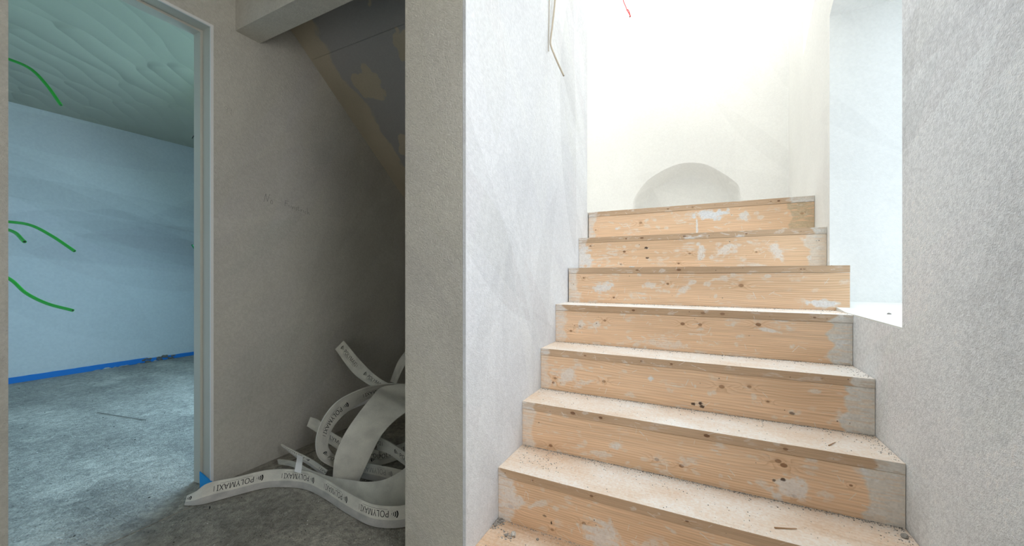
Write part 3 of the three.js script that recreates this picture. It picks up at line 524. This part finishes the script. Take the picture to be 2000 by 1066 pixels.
strip([[-2.045, 0.551, -1.617], [-1.854, 0.431, -1.589], [-1.688, 0.387, -1.56], [-1.552, 0.35, -1.572]], [[-1.997, 0.605, -1.641], [-1.826, 0.494, -1.625], [-1.656, 0.423, -1.599], [-1.528, 0.381, -1.607]].map((p) => p), foam(printUp, -0.02), 'printed foam strip sticking up against the wall above the tangle', 0.007, true);
strip([[-1.657, 0.379, -1.688], [-1.671, 0.484, -1.77], [-1.643, 0.569, -1.84]], [[-1.624, 0.364, -1.704], [-1.636, 0.452, -1.787], [-1.608, 0.521, -1.857]], foam(printNone), 'narrow foam strip end standing up behind the tangle beside the wall end');
strip([[-2.021, 0.104, -1.26], [-1.866, 0.08, -1.27], [-1.771, 0.065, -1.273], [-1.664, 0.041, -1.271]], [[-2.016, 0.093, -1.262], [-1.87, 0.058, -1.257], [-1.786, 0.046, -1.254], [-1.673, 0.016, -1.255]], foam(printTurned, 0.1), 'short pointed foam strip at the far left of the tangle');
strip([[-1.575, 0.077, -1.337], [-1.435, 0.066, -1.385], [-1.306, 0.055, -1.416], [-1.218, 0.045, -1.437]], [[-1.563, 0.015, -1.321], [-1.397, 0.008, -1.348], [-1.25, 0.008, -1.354], [-1.165, 0.006, -1.374]], foam(printPale, 0.05), 'foam strip with faint grey print low under the wide arching strip');
strip([[-1.539, 0.164, -1.467], [-1.456, 0.145, -1.475], [-1.363, 0.115, -1.477], [-1.252, 0.087, -1.476]], [[-1.524, 0.092, -1.464], [-1.448, 0.085, -1.468], [-1.356, 0.054, -1.469], [-1.245, 0.021, -1.468]], foam(printUp, 0.62), 'printed foam strip slanting down at the right of the wide arching strip');
strip([[-1.744, 0.218, -1.32], [-1.68, 0.156, -1.374], [-1.624, 0.11, -1.425], [-1.542, 0.073, -1.488]], [[-1.74, 0.159, -1.311], [-1.683, 0.096, -1.361], [-1.616, 0.041, -1.418], [-1.526, 0.014, -1.473]], foam(printUp, 0.25), 'printed foam strip seen inside the round loop');
strip([[-1.747, 0.311, -1.397], [-1.689, 0.351, -1.482], [-1.605, 0.378, -1.568], [-1.505, 0.384, -1.685]], [[-1.71, 0.275, -1.393], [-1.66, 0.301, -1.474], [-1.59, 0.327, -1.553], [-1.491, 0.337, -1.67]], foam(printPale, 0.2), 'pale printed foam strip under the top of the round loop');
strip([[-1.943, 0.224, -1.377], [-1.886, 0.215, -1.383], [-1.814, 0.185, -1.386]], [[-1.951, 0.177, -1.362], [-1.892, 0.157, -1.369], [-1.82, 0.133, -1.371]], foam(printNone), 'crumpled foam strip end between the round loop and the wall');
tag(mesh('paper_tab', band([[-1.78, 0.127, -1.19], [-1.729, 0.114, -1.149], [-1.706, 0.091, -1.126]], [[-1.757, 0.117, -1.202], [-1.702, 0.107, -1.162], [-1.678, 0.083, -1.14]], 0.002, 20), std({ color: new THREE.Color().setRGB(0.82, 0.84, 0.84) })), 'small white paper tab folded over the long printed strip', 'paper tab');

// ------------------------------------------------------------------ pencil notes on the door wall
function pencil(w, h, z, y, draw, label) {
  const c = document.createElement('canvas'); c.width = 512; c.height = Math.round(512 * h / w); const x = c.getContext('2d');
  x.strokeStyle = 'rgba(60,56,50,0.6)'; x.lineWidth = 3; x.lineCap = x.lineJoin = 'round'; draw(x, c.width, c.height);
  const t = new THREE.CanvasTexture(c); t.colorSpace = THREE.SRGBColorSpace; t.magFilter = THREE.LinearFilter;
  const g = new THREE.PlaneGeometry(w, h).rotateY(Math.PI / 2).translate(XD + 0.0008, y, z);
  tag(mesh('pencil_note', g, std({ map: t, transparent: true, roughness: 0.9 })), label, 'pencil note');
}
const poly = (x, W, H, pts) => { x.beginPath(); pts.forEach(([a, b], i) => (i ? x.lineTo(a * W, b * H) : x.moveTo(a * W, b * H))); x.stroke(); };
pencil(0.3, 0.1, -1.36, 1.415, (x, W, H) => {
  poly(x, W, H, [[0.02, 0.55], [0.05, 0.1], [0.08, 0.5], [0.12, 0.08]]); x.beginPath(); x.ellipse(0.155 * W, 0.5 * H, 0.02 * W, 0.1 * H, 0, 0, 7); x.stroke();
  poly(x, W, H, [[0.4, 0.6], [0.41, 0.28], [0.47, 0.3]]); poly(x, W, H, [[0.4, 0.42], [0.45, 0.42]]);
  poly(x, W, H, [[0.48, 0.5], [0.485, 0.66]]); poly(x, W, H, [[0.51, 0.66], [0.52, 0.52], [0.54, 0.55], [0.55, 0.68], [0.565, 0.55], [0.585, 0.56], [0.595, 0.7]]);
  poly(x, W, H, [[0.64, 0.55], [0.615, 0.6], [0.64, 0.66], [0.62, 0.74]]); poly(x, W, H, [[0.66, 0.45], [0.67, 0.74], [0.69, 0.72]]); poly(x, W, H, [[0.65, 0.56], [0.69, 0.56]]);
  poly(x, W, H, [[0.71, 0.62], [0.72, 0.76], [0.73, 0.64], [0.75, 0.66]]); poly(x, W, H, [[0.77, 0.66], [0.775, 0.8]]); poly(x, W, H, [[0.82, 0.7], [0.8, 0.74], [0.81, 0.84], [0.83, 0.83]]); poly(x, W, H, [[0.85, 0.5], [0.86, 0.86], [0.87, 0.74], [0.89, 0.75], [0.9, 0.88]]);
}, 'faint pencilled words at eye height on the wall beside the doorway');
pencil(0.05, 0.05, -1.045, 1.835, (x, W, H) => { x.lineWidth = 16; x.strokeStyle = 'rgba(60,56,50,0.3)'; for (const k of [0.3, 0.65]) { x.beginPath(); x.arc(k * W, 0.35 * H, 0.13 * W, 0, 6.3); x.stroke(); poly(x, W, H, [[k + 0.13, 0.35], [k + 0.08, 0.8]]); } }, 'two faint pencilled nines near the top of the door jamb');

// ------------------------------------------------------------------ grit, pebbles, splinters
const stoneGeo = (r, s) => { const g = new THREE.IcosahedronGeometry(r, 1), p = g.attributes.position; for (let i = 0; i < p.count; i++) { const k = 0.75 + 0.5 * hash2(Math.round(p.getX(i) / r * 50), Math.round((p.getY(i) + p.getZ(i) * 2) / r * 50), s); p.setXYZ(i, p.getX(i) * k, p.getY(i) * k * 0.6, p.getZ(i) * k); } g.computeVertexNormals(); return g; };
M.stone = std({ color: new THREE.Color().setRGB(0.3, 0.28, 0.25), roughness: 0.95 });
M.paleStone = std({ color: new THREE.Color().setRGB(0.55, 0.52, 0.47), roughness: 0.95 });
[[-0.569, -1.151, 0.01, 'flat grey pebble on the lowest step near the white wall', 1], [-0.59, -1.138, 0.006, 'dark crumb beside the flat pebble on the lowest step', 0], [-0.487, -1.167, 0.0045, 'small dark stone alone on the lowest step', 0]].forEach(([x, z, r, label, pale], i) => tag(mesh('pebble', stoneGeo(r, i + 3).translate(x, RISE[0] + r * 0.5, z), pale ? M.paleStone : M.stone), label, 'pebble'));
tag(mesh('pebble', stoneGeo(0.009, 12).translate(0.49, RISE[1] + 0.004, -1.37), M.stone), 'brown crumb in the right corner of the second step', 'pebble');
tag(mesh('pebble', stoneGeo(0.006, 14).translate(0.63, SILL + 0.005, -1.88), M.stone), 'dark crumb on the white window sill', 'pebble');
tag(mesh('pebble', stoneGeo(0.01, 15).scale(1.4, 0.5, 0.8).translate(-0.32, RISE[5] + 0.003, -2.04), M.paint), 'white plaster flake on the edge of the step below the top two', 'plaster flake');
const splint = std({ color: new THREE.Color().setRGB(0.42, 0.25, 0.13), roughness: 0.8 });
const splinter = (a, b, r, label) => { const d = new THREE.Vector3(...b).sub(new THREE.Vector3(...a)), g = new THREE.CylinderGeometry(r * 0.5, r, d.length(), 6).applyQuaternion(new THREE.Quaternion().setFromUnitVectors(new THREE.Vector3(0, 1, 0), d.clone().normalize())); g.translate((a[0] + b[0]) / 2, (a[1] + b[1]) / 2, (a[2] + b[2]) / 2); tag(mesh('wood_splinter', g, splint), label, 'splinter'); };
splinter([0.185, RISE[1] + 0.0022, -1.257], [0.239, RISE[1] + 0.0022, -1.279], 0.0022, 'long brown wood splinter lying on the second step');
splinter([0.352, RISE[2] + 0.002, -1.46], [0.376, RISE[2] + 0.004, -1.492], 0.002, 'short wood splinter on the third step near the right wall');
{
  const o = group('screw', 'small dark screw on the floor in front of the printed strip', 'screw');
  mesh('shank', new THREE.CylinderGeometry(0.003, 0.0022, 0.022, 10).rotateZ(Math.PI / 2).rotateY(1.0).translate(-1.91, 0.005, -0.867), M.stone, o);
  mesh('head', new THREE.CylinderGeometry(0.006, 0.004, 0.004, 14).rotateZ(Math.PI / 2).rotateY(1.0).translate(-1.904, 0.006, -0.876), M.dark, o);
}
tag(mesh('stick', tube([[-3.980, 0.004, -1.118], [-3.731, 0.004, -1.163], [-3.465, 0.004, -1.210]], 0.0022, 12, 6), M.stone), 'thin grey stick lying on the floor of the room', 'stick');
{
  reseed(4242);
  const g = stoneGeo(1, 5), spots = [];
  const put = (x, y, z, r) => spots.push([x, y, z, r]);
  for (let i = 0; i < 7; i++) {                              // along the back of each tread and in its corners
    const zb = NOSE[i + 1], n = [150, 420, 340, 240, 110, 40, 30][i];
    for (let k = 0; k < n * 3; k++) put(rr(XS1 + 0.005, 0.505), RISE[i], zb + 0.001 + rr(0, 1) * rr(0, 1) * 0.012 * (0.4 + fbm(k * 0.7, i, 33, 2)), rr(0.0006, 0.0017));
    for (let k = 0; k < n; k++) { const d = Math.abs(rr(0, 1) * rr(0, 1) * rr(0, 1)) * 0.12; put(rr(XS1 + 0.01, 0.5), RISE[i], zb + 0.003 + d, rr(0.0005, 0.002)); }
    for (let k = 0; k < n * 0.25; k++) put(rr(XS1 + 0.01, 0.5), RISE[i], rr(zb, NOSE[i] - 0.01), rr(0.0006, 0.0018));
    for (let k = 0; k < n * 0.22; k++) put(0.505 - rr(0, 1) * rr(0, 1) * 0.08, RISE[i], rr(zb + 0.005, NOSE[i] - 0.01), rr(0.0005, 0.0017));
  }
  for (let k = 0; k < 150; k++) put(XS1 + 0.004 + rr(0, 1) * rr(0, 1) * 0.035, RISE[0], -1.205 + rr(0, 1) * rr(0, 1) * 0.06, rr(0.001, 0.0042));
  for (let k = 0; k < 60; k++) put(-0.59 + rr(-1, 1) * 0.03, RISE[0], -1.14 + rr(-1, 1) * 0.02, rr(0.0007, 0.0025));
  for (let k = 0; k < 70; k++) put(rr(-0.62, -0.45), RISE[1], rr(-1.36, -1.27), rr(0.0007, 0.002));
  const im = new THREE.InstancedMesh(g, std({ color: 0xffffff, roughness: 0.95 }), spots.length), m4 = new THREE.Matrix4(), q = new THREE.Quaternion(), col = new THREE.Color();
  spots.forEach(([x, y, z, r], i) => { q.setFromEuler(new THREE.Euler(rr(-0.3, 0.3), rr(0, 6), rr(-0.3, 0.3))); m4.compose(new THREE.Vector3(x, y + r * 0.35, z), q, new THREE.Vector3(r, r, r)); im.setMatrixAt(i, m4); const v = rr(0.15, 0.55); im.setColorAt(i, col.setRGB(v, v * 0.93, v * 0.84)); });
  im.name = 'grit'; im.castShadow = im.receiveShadow = true; im.userData = { kind: 'stuff', label: 'plaster grit and crumbs scattered over the wooden treads', category: 'grit' };
  scene.add(im);
}
{
  reseed(99);
  const g = stoneGeo(1, 8), n = 420, im = new THREE.InstancedMesh(g, std({ color: 0xffffff, roughness: 0.95 }), n), m4 = new THREE.Matrix4(), q = new THREE.Quaternion(), col = new THREE.Color();
  for (let i = 0; i < n; i++) {
    const cup = i < 160, x = cup ? rr(-2.08, -0.93) : rr(-5.7, -2.15), z = cup ? rr(-1.5, -0.6) : rr(-2.6, -0.4), r = rr(0.0008, 0.0032) * (cup ? 0.9 : 1.3);
    q.setFromEuler(new THREE.Euler(0, rr(0, 6), 0)); m4.compose(new THREE.Vector3(x, r * 0.4, z), q, new THREE.Vector3(r, r, r)); im.setMatrixAt(i, m4); const v = rnd() > 0.5 ? rr(0.5, 0.8) : rr(0.05, 0.2); im.setColorAt(i, col.setRGB(v, v * 0.96, v * 0.9));
  }
  im.name = 'floor_crumbs'; im.castShadow = im.receiveShadow = true; im.userData = { kind: 'stuff', label: 'small crumbs scattered over the bare screed floors', category: 'crumbs' };
  scene.add(im);
}
renderer.render(scene, camera);
